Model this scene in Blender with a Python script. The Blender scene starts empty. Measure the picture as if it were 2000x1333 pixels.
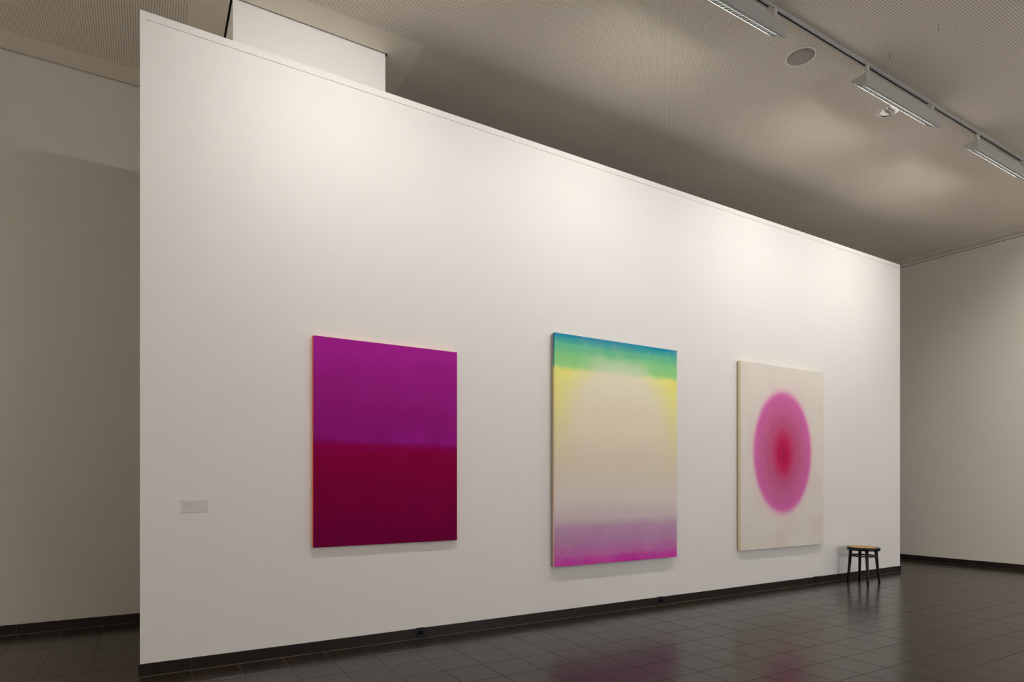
import bpy, bmesh, math, random
from mathutils import Vector, Matrix

S = bpy.context.scene
COL = S.collection
random.seed(7)

# ------------------------------------------------------------------ camera
# world x runs along the partition, y goes into it, z is up; the camera stands at the origin
F_PX, CX, CY = 1193.12, 987.29, 942.07           # focal length and principal point, for 2000x1333
YAW = math.radians(59.5856)
CAM_H = 1.30
cam_d = bpy.data.cameras.new('camera')
cam_d.sensor_fit = 'HORIZONTAL'; cam_d.sensor_width = 36.0
cam_d.lens = F_PX * 36.0 / 2000.0
cam_d.shift_x = (1000 - CX) / 2000.0
cam_d.shift_y = (CY - 666.5) / 2000.0
cam_d.clip_start = 0.05; cam_d.clip_end = 100
cam = bpy.data.objects.new('camera', cam_d); COL.objects.link(cam)
cam.location = (0, 0, CAM_H)
cam.rotation_euler = (math.pi / 2, 0, YAW - math.pi / 2)
S.camera = cam

# ------------------------------------------------------------------ world, exposure, daylight
S.view_settings.view_transform = 'Standard'
S.view_settings.look = 'None'
S.view_settings.gamma = 1.0
S.view_settings.use_curve_mapping = False
S.view_settings.exposure = 0.07
w = bpy.data.worlds.new('world'); S.world = w; w.use_nodes = True
w.node_tree.nodes['Background'].inputs[0].default_value = (0.55, 0.62, 0.75, 1)
w.node_tree.nodes['Background'].inputs[1].default_value = 0.3

KEY = 37.0          # one fluorescent wall washer over the partition, W
FILL = 112.0         # added unseen washers behind the camera, for frontal ambient light
SIDE_R = 74.0       # washers along the right wall
FILL_L = 185.0       # added unseen washers on the left wall, lifting the ambient light
DAY = 125.0          # daylight through the window behind the camera
LAMP_COL = (1.0, 0.955, 0.895)

def area_light(name, loc, rot, sx, sy, power, col, parent=None):
    d = bpy.data.lights.new(name, 'AREA'); d.shape = 'RECTANGLE'
    d.size = sx; d.size_y = sy; d.energy = power; d.color = col
    o = bpy.data.objects.new(name, d); COL.objects.link(o)
    o.location = loc; o.rotation_euler = rot
    if parent: o.parent = parent
    return o

# daylight just outside the window glass in the wall behind the camera
WIN = (7.0, 7.9, 0.55, 2.25, -6.0)
day = area_light('daylight', ((WIN[0] + WIN[1]) / 2, WIN[4] - 0.24, (WIN[2] + WIN[3]) / 2), (math.pi / 2, 0, 0),
                 WIN[1] - WIN[0], WIN[3] - WIN[2], DAY, (0.80, 0.88, 1.0))

# ------------------------------------------------------------------ helpers
def obj(name, bm, mat=None, parent=None, loc=None, smooth=False):
    me = bpy.data.meshes.new(name)
    bmesh.ops.recalc_face_normals(bm, faces=bm.faces)
    bm.to_mesh(me); bm.free()
    if smooth:
        for p in me.polygons: p.use_smooth = True
    o = bpy.data.objects.new(name, me); COL.objects.link(o)
    if mat:
        for m in (mat if isinstance(mat, (list, tuple)) else [mat]): me.materials.append(m)
    if parent: o.parent = parent
    if loc is not None: o.location = loc
    return o

def empty(name, loc, label=None, cat=None, group=None, rz=0):
    o = bpy.data.objects.new(name, None); COL.objects.link(o)
    o.location = loc; o.rotation_euler = (0, 0, rz); o.empty_display_size = 0.1
    return tag(o, label, cat, group)

def tag(o, label=None, cat=None, group=None, kind=None):
    if label: o['label'] = label
    if cat: o['category'] = cat
    if group: o['group'] = group
    if kind: o['kind'] = kind
    return o

def copy_tree(o, parent=None):
    c = o.copy(); COL.objects.link(c)
    if parent: c.parent = parent
    for ch in list(o.children): copy_tree(ch, c)
    return c

def box(bm, x0, x1, y0, y1, z0, z1, mi=0):
    v = [bm.verts.new((x, y, z)) for z in (z0, z1) for y in (y0, y1) for x in (x0, x1)]
    fs = []
    for q in ((0, 2, 3, 1), (4, 5, 7, 6), (0, 1, 5, 4), (2, 6, 7, 3), (0, 4, 6, 2), (1, 3, 7, 5)):
        f = bm.faces.new([v[i] for i in q]); f.material_index = mi; fs.append(f)
    return v, fs

def boxm(*a, mi=0):
    bm = bmesh.new(); box(bm, *a, mi=mi); return bm

def chamfer_box(x0, x1, y0, y1, z0, z1, c, top_only=False):
    bm = bmesh.new(); v, fs = box(bm, x0, x1, y0, y1, z0, z1)
    ed = [e for e in bm.edges if not top_only or all(abs(q.co.z - z1) < 1e-6 for q in e.verts)]
    bmesh.ops.bevel(bm, geom=ed, offset=c, segments=1, affect='EDGES')
    return bm

def prism(bm, pts, x0, x1, mi=0):
    """extrude a (y, z) outline along x"""
    a = [bm.verts.new((x0, y, z)) for y, z in pts]; b = [bm.verts.new((x1, y, z)) for y, z in pts]
    n = len(pts)
    bm.faces.new(a).material_index = mi; bm.faces.new(b[::-1]).material_index = mi
    for i in range(n):
        bm.faces.new((a[i], b[i], b[(i + 1) % n], a[(i + 1) % n])).material_index = mi

def lathe(bm, prof, n=48, c=(0, 0, 0), mi=0, close=False):
    rings = []
    for r, z in prof:
        if r < 1e-6: rings.append([bm.verts.new((c[0], c[1], c[2] + z))])
        else: rings.append([bm.verts.new((c[0] + r * math.cos(2 * math.pi * k / n), c[1] + r * math.sin(2 * math.pi * k / n), c[2] + z)) for k in range(n)])
    m = len(rings)
    for i in range(m if close else m - 1):
        A, B = rings[i], rings[(i + 1) % m]
        for k in range(n):
            k2 = (k + 1) % n
            if len(A) == 1 and len(B) == 1: continue
            if len(A) == 1: f = bm.faces.new((A[0], B[k], B[k2]))
            elif len(B) == 1: f = bm.faces.new((A[k], B[0], A[k2]))
            else: f = bm.faces.new((A[k], B[k], B[k2], A[k2]))
            f.material_index = mi

def tube(bm, path, radii, n=12, closed=False, mi=0):
    P = [Vector(p) for p in path]; m = len(P); rings = []
    for i in range(m):
        if closed: t = P[(i + 1) % m] - P[i - 1]
        else: t = P[min(i + 1, m - 1)] - P[max(i - 1, 0)]
        t.normalize()
        ref = Vector((0, 0, 1)) if abs(t.z) < 0.9 else Vector((0, 1, 0))
        a = t.cross(ref).normalized(); b = t.cross(a).normalized()
        r = radii[i] if isinstance(radii, (list, tuple)) else radii
        rings.append([bm.verts.new(P[i] + a * (r * math.cos(2 * math.pi * k / n)) + b * (r * math.sin(2 * math.pi * k / n))) for k in range(n)])
    for i in range(m if closed else m - 1):
        A, B = rings[i], rings[(i + 1) % m]
        for k in range(n):
            bm.faces.new((A[k], A[(k + 1) % n], B[(k + 1) % n], B[k])).material_index = mi
    if not closed:
        bm.faces.new(rings[0][::-1]).material_index = mi; bm.faces.new(rings[-1]).material_index = mi

# ------------------------------------------------------------------ node helpers
class N:
    def __init__(s, name):
        s.m = bpy.data.materials.new(name); s.m.use_nodes = True
        s.t = s.m.node_tree; s.b = s.t.nodes['Principled BSDF']; s.out = s.t.nodes['Material Output']
    def n(s, typ, **kw):
        x = s.t.nodes.new(typ)
        for k, v in kw.items(): setattr(x, k, v)
        return x
    def set(s, sock, v):
        if isinstance(v, bpy.types.NodeSocket): s.t.links.new(v, sock)
        elif v is not None: sock.default_value = v
    def mth(s, op, a, b=None, c=None, clamp=False):
        x = s.n('ShaderNodeMath', operation=op, use_clamp=clamp)
        for i, v in enumerate((a, b, c)): s.set(x.inputs[i], v)
        return x.outputs[0]
    def mix(s, f, a, b, mode='MIX'):
        x = s.n('ShaderNodeMix', data_type='RGBA', blend_type=mode)
        s.set(x.inputs[0], f); s.set(x.inputs[6], a); s.set(x.inputs[7], b)
        return x.outputs[2]
    def sstep(s, v, e0, e1):
        x = s.n('ShaderNodeMapRange', interpolation_type='SMOOTHSTEP')
        s.set(x.inputs[0], v); x.inputs[1].default_value = e0; x.inputs[2].default_value = e1
        return x.outputs[0]
    def noise(s, vec, scale, detail=3, rough=0.5):
        x = s.n('ShaderNodeTexNoise'); s.set(x.inputs['Vector'], vec)
        x.inputs['Scale'].default_value = scale; x.inputs['Detail'].default_value = detail
        x.inputs['Roughness'].default_value = rough
        return x.outputs['Fac']
    def xyz(s, vec):
        x = s.n('ShaderNodeSeparateXYZ'); s.set(x.inputs[0], vec); return x.outputs
    def objc(s): return s.n('ShaderNodeTexCoord').outputs['Object']
    def geo(s): return s.n('ShaderNodeNewGeometry').outputs['Position']
    def ramp(s, f, stops, interp='EASE'):
        x = s.n('ShaderNodeValToRGB'); x.color_ramp.interpolation = interp
        e = x.color_ramp.elements
        while len(e) < len(stops): e.new(0.5)
        for i, (p, c) in enumerate(stops): e[i].position = p; e[i].color = (*c, 1)
        s.set(x.inputs[0], f); return x.outputs[0]
    def bump(s, h, strength, dist):
        x = s.n('ShaderNodeBump'); s.set(x.inputs['Height'], h)
        x.inputs['Strength'].default_value = strength; x.inputs['Distance'].default_value = dist
        s.t.links.new(x.outputs[0], s.b.inputs['Normal'])

def simple(name, col, rough=0.5, metal=0.0, spec=0.5):
    k = N(name); k.b.inputs['Base Color'].default_value = (*col, 1)
    k.b.inputs['Roughness'].default_value = rough; k.b.inputs['Metallic'].default_value = metal
    k.b.inputs['Specular IOR Level'].default_value = spec
    return k.m

def srgb(r, g, b, gain=1.0):
    f = lambda c: (c / 12.92 if c <= 0.04045 else ((c + 0.055) / 1.055) ** 2.4)
    return tuple(min(0.95, f(v / 255.0) * gain) for v in (r, g, b))

# ------------------------------------------------------------------ materials
def wall_paint(name, col, rough=0.55):
    k = N(name); p = k.geo()
    a = k.noise(p, 1.3, 2); c = k.mix(k.mth('MULTIPLY', a, 0.05), (*col, 1), (*[v * 0.9 for v in col], 1))
    k.set(k.b.inputs['Base Color'], c)
    k.b.inputs['Roughness'].default_value = rough
    k.b.inputs['Specular IOR Level'].default_value = 0.35
    h = k.noise(p, 260, 2); h2 = k.noise(p, 3.0, 2)
    k.bump(k.mth('ADD', h, k.mth('MULTIPLY', h2, 4.0)), 0.35, 0.0006)
    return k.m
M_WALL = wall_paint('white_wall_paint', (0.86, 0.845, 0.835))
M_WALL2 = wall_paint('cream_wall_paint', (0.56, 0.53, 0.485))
M_WALL3 = wall_paint('right_wall_paint', (0.78, 0.735, 0.665))
M_SHADE = simple('painted_shade', (0.012, 0.011, 0.010), 0.9)  # near-black colour standing in for shade in gaps and grooves

HC = 4.96
def perforated():
    k = N('perforated_plasterboard'); p = k.xyz(k.geo()); x, y, z = p[0], p[1], p[2]
    P = 0.018
    fx = k.mth('SUBTRACT', k.mth('FRACT', k.mth('DIVIDE', k.mth('ADD', x, 50.0), P)), 0.5)
    fy = k.mth('SUBTRACT', k.mth('FRACT', k.mth('DIVIDE', k.mth('ADD', y, 50.0), P)), 0.5)
    d = k.mth('SQRT', k.mth('ADD', k.mth('MULTIPLY', fx, fx), k.mth('MULTIPLY', fy, fy)))
    hole = k.mth('SUBTRACT', 1.0, k.sstep(d, 0.19, 0.25))
    # plain board round the column and along the walls
    inx = k.mth('MULTIPLY', k.mth('GREATER_THAN', x, 0.282), k.mth('LESS_THAN', x, 2.012))
    plain = k.mth('MULTIPLY', inx, k.mth('GREATER_THAN', y, 4.765))
    plain = k.mth('MAXIMUM', plain, k.mth('GREATER_THAN', y, 6.325))
    ww = k.mth('ADD', k.mth('MULTIPLY', y, 0.065), x)
    plain = k.mth('MAXIMUM', plain, k.mth('GREATER_THAN', ww, 11.1))
    under = k.mth('LESS_THAN', z, HC + 0.001)
    hole = k.mth('MULTIPLY', k.mth('MULTIPLY', hole, k.mth('SUBTRACT', 1.0, plain)), under)
    base = (0.85, 0.785, 0.68, 1)
    k.set(k.b.inputs['Base Color'], k.mix(hole, base, (0.17, 0.145, 0.11, 1)))
    k.b.inputs['Roughness'].default_value = 0.7
    k.b.inputs['Specular IOR Level'].default_value = 0.3
    return k.m
M_CEIL = perforated()

def tile_mat(name, base, rough):
    k = N(name); p = k.geo(); s = k.xyz(p)
    cx = k.mth('FLOOR', k.mth('DIVIDE', k.mth('ADD', s[0], 29.737), 0.3))
    cy = k.mth('FLOOR', k.mth('DIVIDE', k.mth('ADD', s[1], 29.765), 0.3))
    cz = k.mth('FLOOR', k.mth('DIVIDE', k.mth('ADD', s[2], 0.15), 0.3))
    cmb = k.n('ShaderNodeCombineXYZ')
    for i, v in enumerate((cx, cy, cz)): k.set(cmb.inputs[i], v)
    wn = k.n('ShaderNodeTexWhiteNoise', noise_dimensions='3D'); k.set(wn.inputs['Vector'], cmb.outputs[0])
    n1 = k.noise(p, 14, 4); n2 = k.noise(p, 160, 2)
    f = k.mth('ADD', k.mth('MULTIPLY', wn.outputs['Value'], 0.45), k.mth('MULTIPLY', n1, 0.55))
    k.set(k.b.inputs['Base Color'], k.mix(f, (*[v * 0.82 for v in base], 1), (*[v * 1.2 for v in base], 1)))
    k.set(k.b.inputs['Roughness'], k.mth('ADD', rough - 0.04, k.mth('MULTIPLY', n1, 0.08)))
    k.b.inputs['Specular IOR Level'].default_value = 0.29
    k.bump(n2, 0.06, 0.0003)
    return k.m
M_TILE = tile_mat('brown_floor_tile', (0.026, 0.0185, 0.0138), 0.22)
M_SKIRT = tile_mat('dark_skirting_tile', (0.017, 0.0115, 0.0092), 0.40)
k = N('grout'); g_ = k.noise(k.geo(), 40, 3)
k.set(k.b.inputs['Base Color'], k.mix(g_, (0.045, 0.036, 0.024, 1), (0.13, 0.105, 0.072, 1)))
k.b.inputs['Roughness'].default_value = 0.9; k.b.inputs['Specular IOR Level'].default_value = 0.1
M_GROUT = k.m
M_METAL = simple('grey_lacquered_metal', (0.44, 0.44, 0.435), 0.45)
M_ALU = simple('louvre_aluminium', (0.34, 0.36, 0.35), 0.26, 1.0)
M_BLACK = simple('black_gasket', (0.010, 0.010, 0.012), 0.5)
M_ADAPT = simple('white_adapter_plastic', (0.58, 0.56, 0.52), 0.4)
M_CHAN = simple('track_channel', (0.018, 0.015, 0.012), 0.6)
M_COPPER = simple('track_conductor', (0.12, 0.10, 0.07), 0.35, 0.8)

# ------------------------------------------------------------------ setting
UL, VB = -5.0, -6.0                # far left wall, wall behind the camera
VBACK = 6.60
def UR(v): return 11.0 + 0.065 * (5.2 - v)
PW0, PW1, PV, PV2, PH = -0.040, 9.408, 4.739, 5.0, 4.449   # partition
TJX, TJY, TP = 0.263, 0.235, 0.300                         # tile joints, pitch
JT = 0.0045

floor = empty('floor', (0, 0, 0)); tag(floor, 'dark brown square tiled floor laid in a straight grid', kind='structure')
bm = bmesh.new()
v = [bm.verts.new(q) for q in ((UL - .2, VB - .2, -.0014), (UR(VB) + .2, VB - .2, -.0014), (UR(VBACK) + .2, VBACK + .2, -.0014), (UL - .2, VBACK + .2, -.0014),
                               (UL - .2, VB - .2, -.12), (UR(VB) + .2, VB - .2, -.12), (UR(VBACK) + .2, VBACK + .2, -.12), (UL - .2, VBACK + .2, -.12))]
for q in ((0, 1, 2, 3), (7, 6, 5, 4), (0, 4, 5, 1), (1, 5, 6, 2), (2, 6, 7, 3), (3, 7, 4, 0)): bm.faces.new([v[i] for i in q])
obj('grout_bed', bm, M_GROUT, floor)

def proj(x, y, z):
    X = x * math.sin(YAW) - y * math.cos(YAW); Y = x * math.cos(YAW) + y * math.sin(YAW)
    if Y < 0.3: return None
    return CX + F_PX * X / Y, CY - F_PX * (z - CAM_H) / Y, Y

cells = []
for i in range(-19, 40):
    for j in range(-22, 24):
        x0 = TJX + i * TP; y0 = TJY + j * TP; x1 = x0 + TP; y1 = y0 + TP
        xa, xb, ya, yb = x0 + JT / 2, x1 - JT / 2, y0 + JT / 2, y1 - JT / 2
        xa = max(xa, UL - .02); ya = max(ya, VB - .02); yb = min(yb, VBACK + .02); xb = min(xb, UR((y0 + y1) / 2) + .03)
        if xb - xa < .01 or yb - ya < .01: continue
        cxm, cym = (x0 + x1) / 2, (y0 + y1) / 2
        if PW0 + .3 < cxm < PW1 - .3 and PV < cym < PV2 : continue      # under the partition
        score = 0
        q = proj(cxm, cym, 0)
        if q and -60 < q[0] < 2060 and q[1] < 1390:
            hid = False
            # behind the partition as seen from the camera
            if cym > PV:
                t = PV / cym; hx = cxm * t
                hid = PW0 - .05 < hx < PW1 + .05
            if not hid: score = 1.0 / q[2] ** 3
        cells.append((score, xa, xb, ya, yb))
cells.sort(key=lambda c: -c[0])
shared = {}
NT = 300
def tile_mesh(w, d):
    key = (round(w, 4), round(d, 4))
    if key not in shared:
        bm = chamfer_box(-w / 2, w / 2, -d / 2, d / 2, -.010, 0, .0009, top_only=True)
        me = bpy.data.meshes.new('tile'); bmesh.ops.recalc_face_normals(bm, faces=bm.faces); bm.to_mesh(me); bm.free()
        me.materials.append(M_TILE); shared[key] = me
    return shared[key]
for c in cells[:NT]:
    _, xa, xb, ya, yb = c
    o = bpy.data.objects.new('tile', tile_mesh(xb - xa, yb - ya)); COL.objects.link(o); o.parent = floor
    o.location = ((xa + xb) / 2, (ya + yb) / 2, random.uniform(-.0003, .0003))
    o.rotation_euler = (random.uniform(-.0008, .0008), random.uniform(-.0008, .0008), 0)
bm = bmesh.new()
for c in cells[NT:]:
    _, xa, xb, ya, yb = c
    t = .0009; dz = random.uniform(-.0003, .0003)
    lo = [bm.verts.new(q) for q in ((xa, ya, -.008), (xb, ya, -.008), (xb, yb, -.008), (xa, yb, -.008))]
    mi = [bm.verts.new(q) for q in ((xa, ya, dz - t), (xb, ya, dz - t), (xb, yb, dz - t), (xa, yb, dz - t))]
    up = [bm.verts.new(q) for q in ((xa + t, ya + t, dz), (xb - t, ya + t, dz), (xb - t, yb - t, dz), (xa + t, yb - t, dz))]
    bm.faces.new(up)
    for a in range(4):
        b = (a + 1) % 4
        bm.faces.new((lo[a], lo[b], mi[b], mi[a])); bm.faces.new((mi[a], mi[b], up[b], up[a]))
tag(obj('distant_tiles', bm, M_TILE, floor), kind='stuff')

# partition with a groove under its top rail
bm = bmesh.new()
gz0, gz1, gx0, gx1 = 4.3930, 4.3967, -0.008, 9.384
box(bm, PW0, PW1, PV, PV2, 0, gz0)
box(bm, PW0, PW1, PV, PV2, gz1, PH)
box(bm, PW0, PW1, PV + .008, PV2, gz0, gz1)
box(bm, PW0, gx0, PV, PV + .008, gz0, gz1)
box(bm, gx1, PW1, PV, PV + .008, gz0, gz1)
tag(obj('wall_center', bm, M_WALL), 'tall white freestanding partition wall carrying the three paintings', kind='structure')
# the wall column rising to the ceiling behind the partition
tag(obj('wall_column', boxm(0.562, 1.760, 5.028, 5.90, 0, HC + .06), M_WALL), 'broad white pillar rising to the ceiling behind the partition', kind='structure')
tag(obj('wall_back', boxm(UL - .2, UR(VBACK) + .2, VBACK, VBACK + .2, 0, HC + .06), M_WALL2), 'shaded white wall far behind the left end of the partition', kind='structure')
bm = bmesh.new()
a0, a1 = UR(VBACK + .2), UR(VB - .2)
v = [bm.verts.new(q) for z in (0, HC + .06) for q in ((a1, VB - .2, z), (a1 + .2, VB - .2, z), (a0 + .2, VBACK + .2, z), (a0, VBACK + .2, z))]
for q in ((0, 1, 2, 3), (4, 5, 6, 7), (0, 1, 5, 4), (1, 2, 6, 5), (2, 3, 7, 6), (3, 0, 4, 7)): bm.faces.new([v[i] for i in q])
tag(obj('wall_right', bm, M_WALL3), 'cream wall on the right behind the end of the partition', kind='structure')
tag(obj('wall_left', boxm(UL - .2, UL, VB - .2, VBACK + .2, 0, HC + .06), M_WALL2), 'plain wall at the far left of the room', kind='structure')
# wall behind the camera, with its window
bm = bmesh.new(); X1 = UR(VB) + .2
box(bm, UL - .2, WIN[0], VB - .2, VB, 0, HC + .06); box(bm, WIN[1], X1, VB - .2, VB, 0, HC + .06)
box(bm, WIN[0], WIN[1], VB - .2, VB, 0, WIN[2]); box(bm, WIN[0], WIN[1], VB - .2, VB, WIN[3], HC + .06)
tag(obj('wall_front', bm, M_WALL), 'white wall behind the camera with a tall window', kind='structure')
win = empty('window_1', (WIN[0], VB - .12, WIN[2])); tag(win, 'tall window in the wall behind the camera', kind='structure')
W_, H_ = WIN[1] - WIN[0], WIN[3] - WIN[2]
bm = bmesh.new()
for q in ((0, .05, 0, H_), (W_ - .05, W_, 0, H_), (.05, W_ - .05, 0, .05), (.05, W_ - .05, H_ - .05, H_)):
    box(bm, q[0], q[1], -.03, .03, q[2], q[3])
obj('window_frame', bm, M_METAL, win)
k = N('window_glass'); k.t.nodes.remove(k.b)
tr = k.n('ShaderNodeBsdfTransparent'); gl = k.n('ShaderNodeBsdfGlossy'); gl.inputs['Roughness'].default_value = 0.0
mx = k.n('ShaderNodeMixShader'); mx.inputs[0].default_value = 0.06
k.t.links.new(tr.outputs[0], mx.inputs[1]); k.t.links.new(gl.outputs[0], mx.inputs[2]); k.t.links.new(mx.outputs[0], k.out.inputs[0])
obj('pane', boxm(.05, W_ - .05, -.004, .004, .05, H_ - .05), k.m, win)

# ceiling: perforated board with shadow gaps at the walls and round the column
bm = bmesh.new()
G = .014
def cslab(x0, x1, y0, y1):
    """x1 None = follow the right wall"""
    xa = x1 if x1 is not None else UR(y0) - G; xb = x1 if x1 is not None else UR(y1) - G
    lo = [bm.verts.new(q) for q in ((x0, y0, HC), (xa, y0, HC), (xb, y1, HC), (x0, y1, HC))]
    up = [bm.verts.new((q.co.x, q.co.y, HC + .0125)) for q in lo]
    bm.faces.new(lo); bm.faces.new(up)
    for a in range(4): bm.faces.new((lo[a], lo[(a + 1) % 4], up[(a + 1) % 4], up[a]))
cslab(UL + G, None, VB + G, 5.012)
cslab(UL + G, 0.545, 5.012, VBACK - G); cslab(1.777, None, 5.012, VBACK - G); cslab(0.545, 1.777, 5.917, VBACK - G)
ceil = obj('ceiling', bm, M_CEIL); tag(ceil, 'cream ceiling board drilled with a fine grid of holes', kind='structure')
obj('void_shade', boxm(UL - .2, UR(VB) + .2, VB - .2, VBACK + .2, HC + .06, HC + .12), M_SHADE, ceil)  # near-black slab paints the darkness seen up through the ceiling gaps

# slim moulding at the top of the right wall
tr_ = empty('trim_1', (0, 0, 0)); tag(tr_, 'slim cream strip along the top of the right wall', kind='structure')
def wall_strip(y0, y1, z0, z1, d, off=0):
    bm = bmesh.new()
    p = [(UR(y0) - off, y0), (UR(y1) - off, y1), (UR(y1) - off - d, y1), (UR(y0) - off - d, y0)]
    a = [bm.verts.new((*q, z0)) for q in p]; b = [bm.verts.new((*q, z1)) for q in p]
    bm.faces.new(a); bm.faces.new(b)
    for i in range(4): bm.faces.new((a[i], a[(i + 1) % 4], b[(i + 1) % 4], b[i]))
    return bm
obj('moulding', wall_strip(VB, VBACK, 4.924, 4.952, .008), M_WALL3, tr_)
obj('painted_shadow', wall_strip(VB, VBACK, 4.918, 4.924, .002), M_SHADE, tr_)  # dark strip paints the shadow line of the groove below the moulding

# skirting tiles
SH, SD = 0.086, 0.010
def skirting(name, label, pieces, yf):
    """pieces: (x0, x1) along x at the wall face y = yf, facing -y"""
    root = empty(name, (0, 0, 0)); tag(root, label, kind='structure')
    sh = {}
    for x0, x1 in pieces:
        wd = round(x1 - x0 - .003, 4)
        if wd not in sh:
            b = chamfer_box(-wd / 2, wd / 2, -SD, 0, .004, SH, .0008)
            me = bpy.data.meshes.new('skirting_tile'); bmesh.ops.recalc_face_normals(b, faces=b.faces); b.to_mesh(me); b.free()
            me.materials.append(M_SKIRT); sh[wd] = me
        o = bpy.data.objects.new('skirting_tile', sh[wd]); COL.objects.link(o); o.parent = root
        o.location = ((x0 + x1) / 2, yf - random.uniform(0, .0006), random.uniform(-.0004, .0004))
    x0 = min(p[0] for p in pieces); x1 = max(p[1] for p in pieces)
    runs = [[x0 + .002, None]]
    for p, q in zip(pieces[:-1], pieces[1:]):
        if q[0] - p[1] > .02: runs[-1][1] = p[1]; runs.append([q[0], None])
    runs[-1][1] = x1 - .002
    for r0, r1 in runs:
        obj('grout_line', boxm(r0, r1, yf - SD + .0015, yf, -.001, SH - .003), M_GROUT, root)
    b = bmesh.new(); prism(b, [(yf - SD - .005, -.0005), (yf - SD + .002, -.0005), (yf - SD + .002, .0055)], x0, x1)
    obj('grout_fillet', b, M_GROUT, root)
    return root
SOCK = [(1.914, 1.996), (4.635, 4.717), (7.352, 7.434)]
pcs = []; xs = [PW0 - .010] + [TJX + TP * i for i in range(0, 31)] + [PW1 + .012]
for a, b in zip(xs[:-1], xs[1:]):
    cut = [s for s in SOCK if a - .02 < (s[0] + s[1]) / 2 < b + .02]
    if cut:
        s = cut[0]
        if s[0] - a > .012: pcs.append((a, s[0]))
        if b - s[1] > .012: pcs.append((s[1], b))
        elif b > s[1]: pass
    else: pcs.append((a, b))
skirting('baseboard_center', 'dark brown tile skirting along the foot of the partition', pcs, PV)
pcs = []; a = UL
while a < UR(VBACK) - .01:
    b = (math.floor((a - (TJX - .02)) / TP + 1.001)) * TP + TJX - .02; b = min(b, UR(VBACK) - .01); pcs.append((a, b)); a = b
skirting('baseboard_back', 'dark tile skirting at the foot of the shaded back wall', pcs, VBACK)
# right wall skirting follows the wall's slight turn
root = empty('baseboard_right', (0, 0, 0)); tag(root, 'dark tile skirting at the foot of the right wall', kind='structure')
sl = math.atan(0.065); a = 5.391 + 4 * .3 - .003
me_r = None
while a > VB + .35:
    b = a - TP * math.cos(sl)
    if me_r is None:
        bb = chamfer_box(-SD, 0, -TP / 2 + .0015, TP / 2 - .0015, .004, SH, .0008)
        me_r = bpy.data.meshes.new('skirting_tile'); bmesh.ops.recalc_face_normals(bb, faces=bb.faces); bb.to_mesh(me_r); bb.free(); me_r.materials.append(M_SKIRT)
    ym = (a + b) / 2
    if ym < VBACK - .16:
        o = bpy.data.objects.new('skirting_tile', me_r); COL.objects.link(o); o.parent = root
        o.location = (UR(ym), ym, random.uniform(-.0004, .0004)); o.rotation_euler = (0, 0, sl)
    a = b
obj('grout_line', wall_strip(VB + .3, VBACK - .02, -.001, SH - .003, SD - .0015), M_GROUT, root)
obj('grout_fillet', wall_strip(VB + .3, VBACK - .02, -.0005, .004, SD + .004), M_GROUT, root)

# ------------------------------------------------------------------ lighting track and wall washers
trk = empty('lighting_track', (0, 2.986, HC), 'long pale grey lighting track fixed under the perforated ceiling', 'track')
def rail_mesh(x0, x1):
    bm = bmesh.new(); z0, z1 = -.029, -.0008
    box(bm, x0, x1, 0, .013, z0, z1, 0); box(bm, x0, x1, .030, .038, z0, z1, 0)
    box(bm, x0, x1, .013, .030, -.006, z1, 0)
    return bm
for x0, x1 in ((-.55, 3.0), (3.0015, 6.4735), (6.475, 9.9)):
    r = obj('rail', rail_mesh(x0, x1), M_METAL, trk)
    obj('channel', boxm(x0, x1, .0131, .0299, -.012, -.0061), M_CHAN, r)
    obj('conductor', boxm(x0, x1, .0265, .0298, -.024, -.021), M_COPPER, r)

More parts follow.
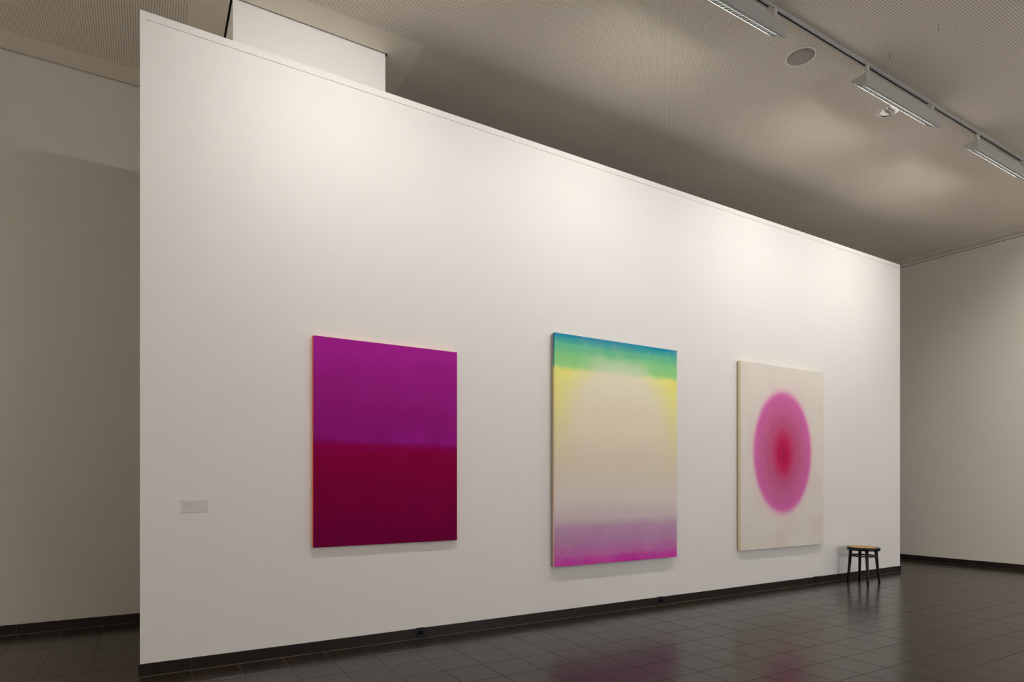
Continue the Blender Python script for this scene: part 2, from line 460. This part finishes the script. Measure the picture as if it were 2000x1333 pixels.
L_FX = 1.275
A_, C_, B_, B2_ = (0.0, -.115), (0.0, -.230), (.134, -.123), (.120, -.150)   # cross-section about (y 2.970, ceiling)
def washer():
    t = empty('wall_washer', (0, 2.970, HC))
    cx_, cz_ = .06, -.165
    th = .0022
    bm = bmesh.new()
    box(bm, 0, L_FX, 0, th, C_[1], A_[1])                               # back plate
    prism(bm, [(0, A_[1]), (B_[0], B_[1]), (B_[0] - .001, B_[1] - th), (th, A_[1] - th)], 0, L_FX)   # top
    prism(bm, [B_, B2_, (B2_[0] - .002, B2_[1] + .001), (B_[0] - .003, B_[1] - .002)], 0, L_FX)      # nose
    # lips round the aperture
    dx, dz = B2_[0] - C_[0], B2_[1] - C_[1]; ln = math.hypot(dx, dz); ux, uz = dx / ln, dz / ln; nx, nz = -uz, ux
    def along(s, o): return (C_[0] + ux * s + nx * o, C_[1] + uz * s + nz * o)
    prism(bm, [along(0, 0), along(.016, 0), along(.016, .003), along(.002, .003)], 0, L_FX)
    prism(bm, [along(ln - .007, 0), along(ln, 0), along(ln, .003), along(ln - .007, .003)], 0, L_FX)
    obj('housing', bm, M_METAL, t)
    for x0 in (-.002, L_FX):
        bm = bmesh.new(); prism(bm, [A_, B_, B2_, C_], x0, x0 + .002); 
        prism(bm, [along(.016, 0), along(ln - .007, 0), along(ln - .007, .003), along(.016, .003)], (x0 + .002) if x0 < 0 else (x0 - .022), (x0 + .022) if x0 < 0 else x0)
        obj('end_cap', bm, M_METAL, t)
    bm = bmesh.new(); prism(bm, [along(.0165, -.0003), along(.031, -.0003), along(.031, .010), along(.0165, .010)], .022, L_FX - .022)
    obj('gasket', bm, M_BLACK, t)
    # louvre: cross blades of bright aluminium and two side reflectors
    bm = bmesh.new(); n = 30; s0, s1 = .032, ln - .008
    for i in range(n + 1):          # wedge-shaped cross blades, thin edge down, as in a real cut-off louvre
        x = .028 + (L_FX - .056) * i / n
        lo0, lo1 = along(s0, .001), along(s1, .001); hi0, hi1 = along(s0 + .002, .020), along(s1 - .005, .020)
        v = [bm.verts.new(q) for q in ((x - .0006, *lo0), (x + .0006, *lo0), (x + .0006, *lo1), (x - .0006, *lo1),
                                       (x - .0045, *hi0), (x + .0045, *hi0), (x + .0045, *hi1), (x - .0045, *hi1))]
        for q in ((0, 1, 2, 3), (7, 6, 5, 4), (0, 4, 5, 1), (1, 5, 6, 2), (2, 6, 7, 3), (3, 7, 4, 0)): bm.faces.new([v[j] for j in q])
    lv = obj('louvre', bm, M_ALU, t); tag(lv, 'bright ribbed aluminium louvre', kind='stuff')
    bm = bmesh.new()
    prism(bm, [along(s0, .002), along(s0 + .011, .034), along(s0 + .009, .034), along(s0 - .002, .002)], .024, L_FX - .024)
    prism(bm, [along(s1, .002), along(s1 - .004, .012), along(s1 - .002, .0125), along(s1 + .002, .002)], .024, L_FX - .024)
    obj('reflector', bm, M_ALU, t)
    for x in (.065, L_FX - .10):
        bm = bmesh.new()
        lathe(bm, [(0, -.0295), (.0215, -.0295), (.0215, -.062), (.0200, -.064), (.0215, -.066), (.0215, -.100), (.015, -.1155), (0, -.1155)], 24, (x, .0345 - .0005, 0))
        obj('adapter', bm, M_ADAPT, t, smooth=False)
    bm = boxm(L_FX - .165, L_FX - .118, .0295, .0455, -.034, -.0285); obj('adapter_block', bm, M_ADAPT, t)
    # the tube itself
    c = along(ln * .48, .0222)
    d = bpy.data.lights.new('fluorescent_tube', 'AREA'); d.shape = 'RECTANGLE'; d.size = L_FX - .10; d.size_y = .034
    d.energy = KEY; d.color = LAMP_COL
    l = bpy.data.objects.new('fluorescent_tube', d); COL.objects.link(l); l.parent = t
    l.location = (L_FX / 2, c[0], c[1])
    # shine along -n (out of the aperture)
    out = Vector((0, -nx, -nz))
    zl = -out; xl = Vector((1, 0, 0)); yl = zl.cross(xl)
    l.rotation_euler = Matrix((xl, yl, zl)).transposed().to_euler()
    return t
WL = ['pale grey wall washer partly cut off by the top edge, nearest of the three',
      'pale grey wall washer in the middle, in front of the round downlight',
      'pale grey wall washer farthest along the track, at the right edge',
      'pale grey wall washer over the left painting, above the picture']
w0 = washer()
for n_, (x, lb) in enumerate(((2.984, WL[0]), (5.356, WL[1]), (7.405, WL[2]), (0.60, WL[3]))):
    o = w0 if n_ == 0 else copy_tree(w0)
    o.location = (x, 2.970, HC); tag(o, lb, 'ceiling light', 'wall washers on the lighting track')

# added unseen track and washers, bouncing fill light off the wall behind the camera
trk2 = copy_tree(trk); trk2.location = (10.0, VB + 1.75, HC); trk2.rotation_euler = (0, 0, math.pi)
tag(trk2, 'added unseen lighting track for fill light, in front of the wall behind the camera', 'track')
def washer_at(x, y, rz, power, label, group):
    o = copy_tree(w0); o.rotation_euler = (0, 0, rz); o.location = (x, y, HC)
    tag(o, label, 'ceiling light', group)
    for c in o.children:
        if c.type == 'LIGHT':
            c.data = c.data.copy(); c.data.energy = power
for x, nth in ((1.6, 'fourth'), (4.0, 'third'), (6.4, 'second'), (8.8, 'first')):
    washer_at(x + 1.27, VB + 1.766, math.pi, FILL, 'added fill-light washer facing the wall behind the camera, %s from the right wall' % nth, 'added fill-light washers behind the camera')
# tracks along the side walls; the unseen left one is added for fill light
trk3 = copy_tree(trk); trk3.location = (UR(0) - 1.7, 2.3, HC); trk3.rotation_euler = (0, 0, -math.pi / 2)
for c in trk3.children:
    if c.data and max(q[0] for q in c.bound_box) > 7: 
        for e in list(c.children): bpy.data.objects.remove(e)
        bpy.data.objects.remove(c)
tag(trk3, 'lighting track along the right wall, outside the picture', 'track')
for y, nth in ((2.6, 'first'), (-.2, 'second'), (-3.0, 'third')):
    washer_at(UR(0) - 1.70 - .016, y, -math.pi / 2, SIDE_R, 'wall washer lighting the right wall, %s from the partition' % nth, 'wall washers along the right wall')
trk4 = copy_tree(trk); trk4.location = (UL + 1.7, -3.6, HC); trk4.rotation_euler = (0, 0, math.pi / 2)
tag(trk4, 'added unseen lighting track along the left wall, for fill light', 'track')
for y, nth in ((-3.2, 'fourth'), (-.8, 'third'), (1.6, 'second'), (4.0, 'first')):
    washer_at(UL + 1.7 + .016, y, math.pi / 2, FILL_L, 'added fill-light washer facing the far left wall, %s from the back wall' % nth, 'added fill-light washers along the left wall')

# ------------------------------------------------------------------ ceiling speaker, downlight, hooks
sp = empty('ceiling_speaker', (4.845, 3.243, HC), 'round flush loudspeaker with plain grey grille in the ceiling', 'loudspeaker')
bm = bmesh.new(); lathe(bm, [(.110, -.001), (.110, -.007), (.114, -.009), (.120, -.008), (.125, -.004), (.125, -.0008)], 72)
obj('rim', bm, simple('speaker_rim_paint', (0.93, 0.89, 0.82), 0.5), sp, smooth=True)
k = N('speaker_grille'); p_ = k.xyz(k.objc())
fx = k.mth('SUBTRACT', k.mth('FRACT', k.mth('DIVIDE', k.mth('ADD', p_[0], 5), .003)), .5); fy = k.mth('SUBTRACT', k.mth('FRACT', k.mth('DIVIDE', k.mth('ADD', p_[1], 5), .003)), .5)
d_ = k.mth('SQRT', k.mth('ADD', k.mth('MULTIPLY', fx, fx), k.mth('MULTIPLY', fy, fy)))
k.set(k.b.inputs['Base Color'], k.mix(k.sstep(d_, .30, .36), (.12, .11, .10, 1), (.52, .48, .42, 1)))
k.b.inputs['Roughness'].default_value = .6
bm = bmesh.new(); lathe(bm, [(0, -.0052), (.06, -.0050), (.1095, -.0042), (.1095, -.001)], 72)
obj('grille', bm, k.m, sp, smooth=True)

dl = empty('downlight', (6.31, 3.275, HC), 'round recessed downlight with mirrored reflector, half hidden by a wall washer', 'ceiling light')
bm = bmesh.new(); lathe(bm, [(.088, -.001), (.088, -.006), (.100, -.008), (.116, -.004), (.116, -.0008)], 64)
obj('rim', bm, simple('downlight_rim_paint', (0.80, 0.76, 0.70), 0.5), dl, smooth=True)
M_MIR = simple('mirror_reflector', (0.92, 0.90, 0.87), 0.12, 1.0)
bm = bmesh.new(); lathe(bm, [(.0875, -.0055), (.0855, -.0030), (.078, -.0022), (.055, -.0018), (.030, -.0016), (0, -.0015)], 48)
obj('reflector', bm, M_MIR, dl, smooth=True)
k = simple('downlight_lamp_glass', (0.85, 0.83, 0.78), 0.15)
bm = bmesh.new()
tube(bm, [(-.055, -.016, -.010), (.055, -.016, -.010)], .008, 12)
tube(bm, [(-.055, .016, -.010), (.055, .016, -.010)], .008, 12)
obj('lamp_tubes', bm, k, dl, smooth=True)
bm = bmesh.new()
for a in (0, math.pi / 2):
    c_, s_ = math.cos(a), math.sin(a)
    v = []
    for s1, z in ((-.086, -.0035), (.086, -.0035), (.086, -.0065), (-.086, -.0065)):
        for t in (-.0008, .0008): v.append(bm.verts.new((c_ * s1 - s_ * t, s_ * s1 + c_ * t, z)))
    for q in ((0, 2, 3, 1), (2, 4, 5, 3), (4, 6, 7, 5), (6, 0, 1, 7), (0, 6, 4, 2), (1, 3, 5, 7)): bm.faces.new([v[i] for i in q])
obj('cross_louvre', bm, M_MIR, dl)

M_WIRE = simple('zinc_wire', (0.38, 0.38, 0.36), 0.35, 0.7)
for (x, y, s, lb) in ((5.479, 2.841, .8, 'small metal hook in the ceiling close beside the lighting track'), (5.456, 2.458, 1.2, 'small metal hook in the ceiling further from the lighting track')):
    bm = bmesh.new(); tube(bm, [(0, 0, -.0008), (0, 0, -.022 * s)], .0022, 8)
    pts = [(.009 * s * math.sin(a), .0, -.022 * s - .009 * s + .009 * s * math.cos(a)) for a in [math.radians(d) for d in range(0, 280, 20)]]
    tube(bm, pts, .0022, 8)
    lathe(bm, [(0, -.0006), (.0055, -.0006), (.0055, -.0022), (0, -.0022)], 12)
    o = obj('ceiling_hook', bm, M_WIRE, None, (x, y, HC), smooth=True); tag(o, lb, 'hook')

# ------------------------------------------------------------------ paintings
GP = 1.52   # paint albedo that reads as the photographed colour under this light
def px(r, g, b, gain=GP): return srgb(r, g, b, gain)

def painting(name, x0, x1, z0, z1, depth, mat_front, mat_edge, label, back=.0, mat_back=None):
    """local x 0..w, z 0..h, canvas front at y = -depth from the wall"""
    t = empty(name, (x0, PV, z0), label, 'painting')
    w_, h_ = x1 - x0, z1 - z0
    bm = bmesh.new(); v, fs = box(bm, 0, w_, -depth, -back - .001, 0, h_)
    fr = [f for f in fs if abs(sum(q.co.y for q in f.verts) / 4 + depth) < 1e-6][0]
    bm.normal_update()
    for f in fs: f.material_index = 1
    fr.material_index = 0
    ed = [e for e in bm.edges if all(abs(q.co.y + depth) < 1e-6 for q in e.verts)]
    r = bmesh.ops.bevel(bm, geom=ed, offset=.0025, segments=2, affect='EDGES', material=0)
    obj('canvas', bm, [mat_front, mat_edge], t)
    if back > 0:
        ins = .004
        b = bmesh.new()
        for q in ((ins, ins + .045, ins, h_ - ins), (w_ - ins - .045, w_ - ins, ins, h_ - ins), (ins + .045, w_ - ins - .045, ins, ins + .045), (ins + .045, w_ - ins - .045, h_ - ins - .045, h_ - ins)):
            box(b, q[0], q[1], -back, -.0005, q[2], q[3])
        obj('stretcher', b, mat_back, t)
    return t
M_RAWWOOD = simple('raw_stretcher_wood', (0.34, 0.27, 0.19), 0.7)

def canvas_base(k, w_, h_):
    o = k.objc(); s = k.xyz(o)
    return o, k.mth('DIVIDE', s[0], w_), k.mth('DIVIDE', s[2], h_)
def weave(k, o):
    k.bump(k.mth('ADD', k.noise(o, 420, 2), k.noise(o, 60, 3)), 0.30, 0.0006)
    k.b.inputs['Roughness'].default_value = 0.85
    k.b.inputs['Specular IOR Level'].default_value = 0.08

# left: purple over crimson
w1, h1 = 1.2015, 1.603
k = N('purple_and_crimson_canvas'); o, u, v_ = canvas_base(k, w1, h1)
n1 = k.noise(o, 3.2, 4, .55); n2 = k.noise(o, 11, 4, .6)
vv = k.mth('ADD', v_, k.mth('MULTIPLY', k.mth('SUBTRACT', n2, .5), .026))
vv = k.mth('ADD', vv, k.mth('MULTIPLY', u, .010))
vt_ = k.mth('ADD', vv, k.mth('MULTIPLY', k.mth('SUBTRACT', n1, .5), .30))
top = k.ramp(vt_, [(.46, px(116, 16, 98, 1.6)), (.62, px(124, 20, 106, 1.6)), (.80, px(134, 25, 116, 1.55)), (.97, px(146, 30, 132, 1.5))])
top = k.mix(k.mth('MULTIPLY', k.sstep(n1, .50, .75), .30), top, (*px(142, 24, 138), 1))
bot = k.ramp(vt_, [(0.0, px(90, 0, 48, 1.7)), (.25, px(104, 0, 50, 1.7)), (.42, px(112, 0, 48, 1.7)), (.50, px(118, 0, 62, 1.65))])
bot = k.mix(k.mth('MULTIPLY', k.sstep(n2, .45, .7), .2), bot, (*px(118, 0, 54, 1.6), 1))
k.set(k.b.inputs['Base Color'], k.mix(k.sstep(vv, .482, .525), bot, top))
weave(k, o); MP1 = k.m
painting('painting', 1.0810, 1.0810 + w1, .8040, .8040 + h1, .037, MP1, simple('orange_canvas_edge', px(205, 105, 60), .7),
         'painting of deep purple above a crimson lower half, leftmost of three')

# middle: teal-green band, yellow halo, cream centre, magenta foot
w2, h2 = 1.5845, 2.192
def middle(name):
    k = N(name); o, u, v_ = canvas_base(k, w2, h2)
    n1 = k.noise(o, 2.6, 4, .6); n2 = k.noise(o, 9, 5, .65); n3 = k.noise(o, 40, 3, .7)
    j = k.mth('ADD', k.mth('MULTIPLY', k.mth('SUBTRACT', n2, .5), .034), k.mth('MULTIPLY', k.mth('SUBTRACT', n3, .5), .02))
    vv = k.mth('ADD', v_, j)
    ground = k.ramp(vv, [(0.0, px(172, 34, 142, 1.7)), (.018, px(168, 50, 142, 1.7)), (.055, px(160, 92, 148, 1.7)), (.11, px(156, 114, 150, 1.7)), (.155, px(160, 126, 154, 1.65)),
                         (.215, px(177, 165, 168, 1.65)), (.30, px(187, 178, 173, 1.65)), (.45, px(192, 183, 166, 1.6)), (.62, px(200, 191, 170, 1.6)), (.84, px(208, 200, 180, 1.55))])
    # yellow at both sides below the green band
    cxn = k.mth('ABSOLUTE', k.mth('SUBTRACT', u, .5))
    du = k.mth('SUBTRACT', u, .50); dv = k.mth('MULTIPLY', k.mth('SUBTRACT', v_, .60), 1.38)
    rad = k.mth('ADD', k.mth('SQRT', k.mth('ADD', k.mth('MULTIPLY', du, du), k.mth('MULTIPLY', dv, dv))), k.mth('MULTIPLY', j, .6))
    halo = k.sstep(rad, .29, .56)
    fade = k.sstep(vv, .30, .66)
    ycol = k.ramp(vv, [(.35, px(188, 178, 158)), (.52, px(196, 190, 140)), (.72, px(206, 200, 124)), (.84, px(214, 209, 120, 1.45))])
    c = k.mix(k.mth('MULTIPLY', halo, fade), ground, ycol)
    # disc edge swallows the green at the top centre
    green = k.ramp(vv, [(.850, px(146, 200, 124, 1.4)), (.90, px(128, 192, 126, 1.4)), (.950, px(96, 176, 136, 1.4)), (.976, px(58, 150, 150, 1.4)), (.996, px(26, 128, 158, 1.4))])
    gm = k.sstep(vv, .838, .872)
    pale = k.mth('MULTIPLY', k.sstep(rad, .46, .34), 1.0)
    dc = k.mth('MULTIPLY', k.mth('SUBTRACT', 1.0, k.sstep(cxn, .10, .34)), k.mth('SUBTRACT', 1.0, k.sstep(vv, .865, .945)))
    green = k.mix(k.mth('MULTIPLY', dc, .75), green, (*px(192, 200, 178), 1))
    c = k.mix(gm, c, green)
    c = k.mix(k.mth('MULTIPLY', k.sstep(n1, .42, .7), .10), c, (*px(186, 170, 178), 1))
    k.set(k.b.inputs['Base Color'], c)
    return k, o
k, o = middle('green_yellow_magenta_canvas'); weave(k, o); MP2 = k.m
k = N('green_yellow_edge'); o, u, v_ = canvas_base(k, w2, h2)
k.set(k.b.inputs['Base Color'], k.ramp(v_, [(0, px(190, 140, 150)), (.2, px(196, 176, 168)), (.60, px(186, 172, 140)), (.84, px(188, 180, 110)), (.87, px(60, 136, 120)), (1.0, px(20, 96, 140))]))
k.b.inputs['Roughness'].default_value = .75
painting('painting', 3.2774, 3.2774 + w2, .5050, .5050 + h2, .060, MP2, k.m,
         'painting with green top band, yellow sides and magenta foot, middle of three', back=.030, mat_back=M_RAWWOOD)

# right: pink disc with red core on cream
w3, h3 = 1.5995, 2.194
k = N('pink_disc_canvas'); o, u, v_ = canvas_base(k, w3, h3)
s = k.xyz(o)
n1 = k.noise(o, 2.2, 3, .6); n2 = k.noise(o, 14, 4, .65); n3 = k.noise(o, 60, 4, .8)
dx = k.mth('DIVIDE', k.mth('SUBTRACT', s[0], .784), .553); dz = k.mth('DIVIDE', k.mth('SUBTRACT', s[2], 1.151), .738)
r = k.mth('SQRT', k.mth('ADD', k.mth('MULTIPLY', dx, dx), k.mth('MULTIPLY', dz, dz)))
r = k.mth('ADD', r, k.mth('MULTIPLY', k.mth('SUBTRACT', n3, .5), .17))
r2 = k.mth('ADD', r, k.mth('MULTIPLY', k.mth('SUBTRACT', n2, .5), .05))
cream = k.mix(k.sstep(n1, .45, .75), (*px(203, 198, 190, 1.36), 1), (*px(201, 190, 183, 1.34), 1))
blush = k.mth('MULTIPLY', k.mth('SUBTRACT', 1.0, k.sstep(r2, .98, 1.30)), .22)
c = k.mix(blush, cream, (*px(215, 150, 175), 1))
dz2 = k.mth('DIVIDE', k.mth('SUBTRACT', s[2], 1.13), .90)
rc = k.mth('SQRT', k.mth('ADD', k.mth('MULTIPLY', dx, dx), k.mth('MULTIPLY', dz2, dz2)))
rc = k.mth('ADD', rc, k.mth('MULTIPLY', k.mth('SUBTRACT', n3, .5), .08))
disc = k.ramp(r2, [(.30, px(172, 62, 104, 1.45)), (.50, px(170, 76, 116, 1.45)), (.70, px(176, 88, 134, 1.45)), (.88, px(188, 92, 152, 1.38)), (.98, px(197, 102, 164, 1.36))])
core = k.ramp(rc, [(.02, px(158, 4, 66, 1.4)), (.14, px(170, 8, 70, 1.4)), (.26, px(174, 28, 80, 1.4)), (.42, px(172, 62, 104, 1.45))])
disc = k.mix(k.sstep(rc, .44, .16), disc, core)
disc = k.mix(k.mth('MULTIPLY', k.sstep(n3, .50, .75), .42), disc, (*px(214, 158, 190, 1.42), 1))
k.set(k.b.inputs['Base Color'], k.mix(k.sstep(r, 1.075, .93), c, disc))
weave(k, o); MP3 = k.m
painting('painting', 5.8832, 5.8832 + w3, .5060, .5060 + h3, .049, MP3, simple('cream_canvas_edge', px(190, 178, 150), .75),
         'cream painting with a soft pink disc and red core, rightmost of three', back=.012, mat_back=M_RAWWOOD)

# ------------------------------------------------------------------ wall label
lb = empty('wall_label', (.203, PV, 1.093), 'small pale printed label on the white wall near its left end', 'label')
k = simple('label_card', (0.755, 0.705, 0.74), .5)
bm = bmesh.new()
v = [bm.verts.new(q) for q in ((0, -.004, 0), (.164, -.004, 0), (.164, -.004, .0795), (0, -.004, .0795), (0, -.0005, 0), (.164, -.0005, 0), (.164, -.0005, .0795), (0, -.0005, .0795))]
for q in ((0, 1, 2, 3), (7, 6, 5, 4), (0, 4, 5, 1), (1, 5, 6, 2), (2, 6, 7, 3), (3, 7, 4, 0)): bm.faces.new([v[i] for i in q])
obj('card', bm, k, lb)
inkm = simple('grey_ink', (0.20, 0.16, 0.165), .7)
def line(name, words, z, h, x0):
    bm = bmesh.new(); x = x0
    for wd in words:
        for ch in range(wd):
            kk = random.random(); st = h * .20; wch = h * .72
            hh = h * (1.0 if kk > .75 or ch == 0 else .68)
            def bar(a, b, c, d): box(bm, a, b, -.00425, -.0039, c, d)
            bar(x, x + st, z, z + hh)
            if kk < .6: bar(x + wch - st, x + wch, z, z + h * .68)
            if kk < .45: bar(x + st, x + wch - st, z + h * .55, z + h * .68)
            elif kk < .8: bar(x + st, x + wch - st, z, z + h * .14)
            x += wch + h * .22
        x += h * .55
    tag(obj(name, bm, inkm, lb), kind='stuff')
line('printed_line', (8, 10), .0590, .0032, .0270)
line('printed_line', (9, 1, 4), .0505, .0026, .0285)
line('printed_line', (6, 7, 1, 4), .0455, .0026, .0285)
line('printed_line', (8, 1, 4), .0405, .0026, .0285)
line('printed_line', (8, 3, 8), .0310, .0028, .0275)
bm = bmesh.new(); lathe(bm, [(0, 0), (.0026, 0), (.0022, .0012), (0, .0016)], 12)
pinm = simple('pin_head', (0.30, 0.27, 0.28), .4, .4)
for x in (.0075, .1565):
    b = bm.copy(); p = obj('pin', b, pinm, lb, (x, -.004, .0735)); p.rotation_euler = (math.pi / 2, 0, 0)
bm.free()

# ------------------------------------------------------------------ sockets in the skirting
M_SOCK = simple('anthracite_plastic', (0.007, 0.008, 0.012), .45, 0, .25)
M_SOCKIN = simple('black_plastic', (0.002, 0.002, 0.002), .6, 0, .1)
def socket(x0, x1, label, blank):
    t = empty('power_socket' if not blank else 'cover_plate', ((x0 + x1) / 2, PV, .003), label, 'socket' if not blank else 'plate')
    w_ = (x1 - x0) / 2 - .001; zt = .087
    bm = bmesh.new()
    if blank:
        v, fs = box(bm, -w_, w_, -.012, -.0005, 0, zt)
        bmesh.ops.bevel(bm, geom=[e for e in bm.edges if all(abs(q.co.y + .012) < 1e-6 for q in e.verts)], offset=.002, segments=2, affect='EDGES')
        obj('plate', bm, M_SOCK, t)
        b = boxm(-w_ * .62, w_ * .62, -.0135, -.0121, zt * .2, zt * .8); obj('flap', b, M_SOCK, t)
        return t
    # plate with a round opening
    n = 32; R = .0215; cz = zt / 2
    ring = [bm.verts.new((R * math.cos(2 * math.pi * i / n), -.012, cz + R * math.sin(2 * math.pi * i / n))) for i in range(n)]
    inner = [bm.verts.new((R * math.cos(2 * math.pi * i / n), -.0015, cz + R * math.sin(2 * math.pi * i / n))) for i in range(n)]
    def sq(i, y):
        a = 2 * math.pi * i / n; c, s_ = math.cos(a), math.sin(a); m = max(abs(c) / w_, abs(s_) / (zt / 2))
        return (c / m, y, cz + s_ / m)
    out = [bm.verts.new(sq(i, -.012)) for i in range(n)]; outb = [bm.verts.new(sq(i, -.0005)) for i in range(n)]
    for i in range(n):
        j = (i + 1) % n
        bm.faces.new((ring[i], ring[j], out[j], out[i])); bm.faces.new((ring[i], inner[i], inner[j], ring[j])); bm.faces.new((out[i], out[j], outb[j], outb[i]))
    obj('plate', bm, M_SOCK, t)
    bm = bmesh.new(); v = [bm.verts.new((R * math.cos(2 * math.pi * i / n), -.0016, cz + R * math.sin(2 * math.pi * i / n))) for i in range(n)]
    w2_ = [bm.verts.new((q.co.x, -.0006, q.co.z)) for q in v]; bm.faces.new(v); bm.faces.new(w2_)
    for i in range(n): bm.faces.new((v[i], v[(i + 1) % n], w2_[(i + 1) % n], w2_[i]))
    obj('recess', bm, M_SOCKIN, t)
    br = simple('brass_contact', (0.55, 0.42, 0.30), .3, .9)
    for z in (cz - R + .0005, cz + R - .0025):
        obj('earth_contact', boxm(-.002, .002, -.010, -.0017, z, z + .002), br, t)
    return t
socket(*SOCK[0], 'black power socket in the skirting below the left painting', False)
socket(*SOCK[1], 'black power socket in the skirting under the middle painting', False)
socket(*SOCK[2], 'black blank plate in the skirting left of the stool', True)

# ------------------------------------------------------------------ stool
st = empty('stool', (8.0, 4.475, 0), 'black bentwood stool with round woven cane seat by the partition', 'stool')
M_BLK = simple('black_lacquered_wood', (0.004, 0.004, 0.005), .22, 0, .3)
bm = bmesh.new()
lathe(bm, [(.160, .4200), (.160, .4540), (.163, .4585), (.168, .4600), (.182, .4600), (.188, .4580), (.190, .4540), (.190, .4250), (.188, .4210), (.184, .4190), (.164, .4190)], 72, close=True)
obj('seat_ring', bm, M_BLK, st, smooth=True)
k = N('woven_cane'); o = k.objc(); s = k.xyz(o)
def band(a, wid, per):
    f = k.mth('ABSOLUTE', k.mth('SUBTRACT', k.mth('FRACT', k.mth('DIVIDE', k.mth('ADD', a, 5.0), per)), .5))
    return k.sstep(f, wid, wid + .06)
da = k.mth('MULTIPLY', k.mth('ADD', s[0], s[1]), .7071); db = k.mth('MULTIPLY', k.mth('SUBTRACT', s[0], s[1]), .7071)
gx = k.mth('MINIMUM', band(s[0], .2, .012), band(s[1], .2, .012)); gd = k.mth('MINIMUM', band(da, .25, .017), band(db, .25, .017))
hol = k.mth('SUBTRACT', 1.0, k.mth('MAXIMUM', gx, gd))
k.set(k.b.inputs['Base Color'], k.mix(k.noise(o, 60, 3), (.52, .25, .062, 1), (.66, .34, .10, 1)))
k.b.inputs['Roughness'].default_value = .5
k.bump(hol, .6, .0015)
bm = bmesh.new(); lathe(bm, [(0, .4575), (.08, .4578), (.135, .4590), (.1595, .4600), (.1598, .4520), (0, .4500)], 64)
obj('cane_seat', bm, k.m, st, smooth=True)
legs = [(-.133, .130), (.128, .125), (-.140, -.135), (.143, -.124)]
for fx_, fy_ in legs:
    a = math.atan2(fy_, fx_); rf = math.hypot(fx_, fy_)
    bm = bmesh.new(); path = []; rad = []
    for i in range(13):
        z = .4195 * (1 - i / 12); q = (1 - z / .4195)
        rr = .150 + (rf - .150) * (q ** 1.25)
        path.append((rr * math.cos(a), rr * math.sin(a), z)); rad.append(.0205 - .0080 * q ** 1.2)
    tube(bm, path, rad, 16)
    obj('leg', bm, M_BLK, st, smooth=True)
bm = bmesh.new(); tube(bm, [(.139 * math.cos(t), .139 * math.sin(t), .347) for t in [2 * math.pi * i / 56 for i in range(56)]], .0105, 10, closed=True)
obj('ring_stretcher', bm, M_BLK, st, smooth=True)
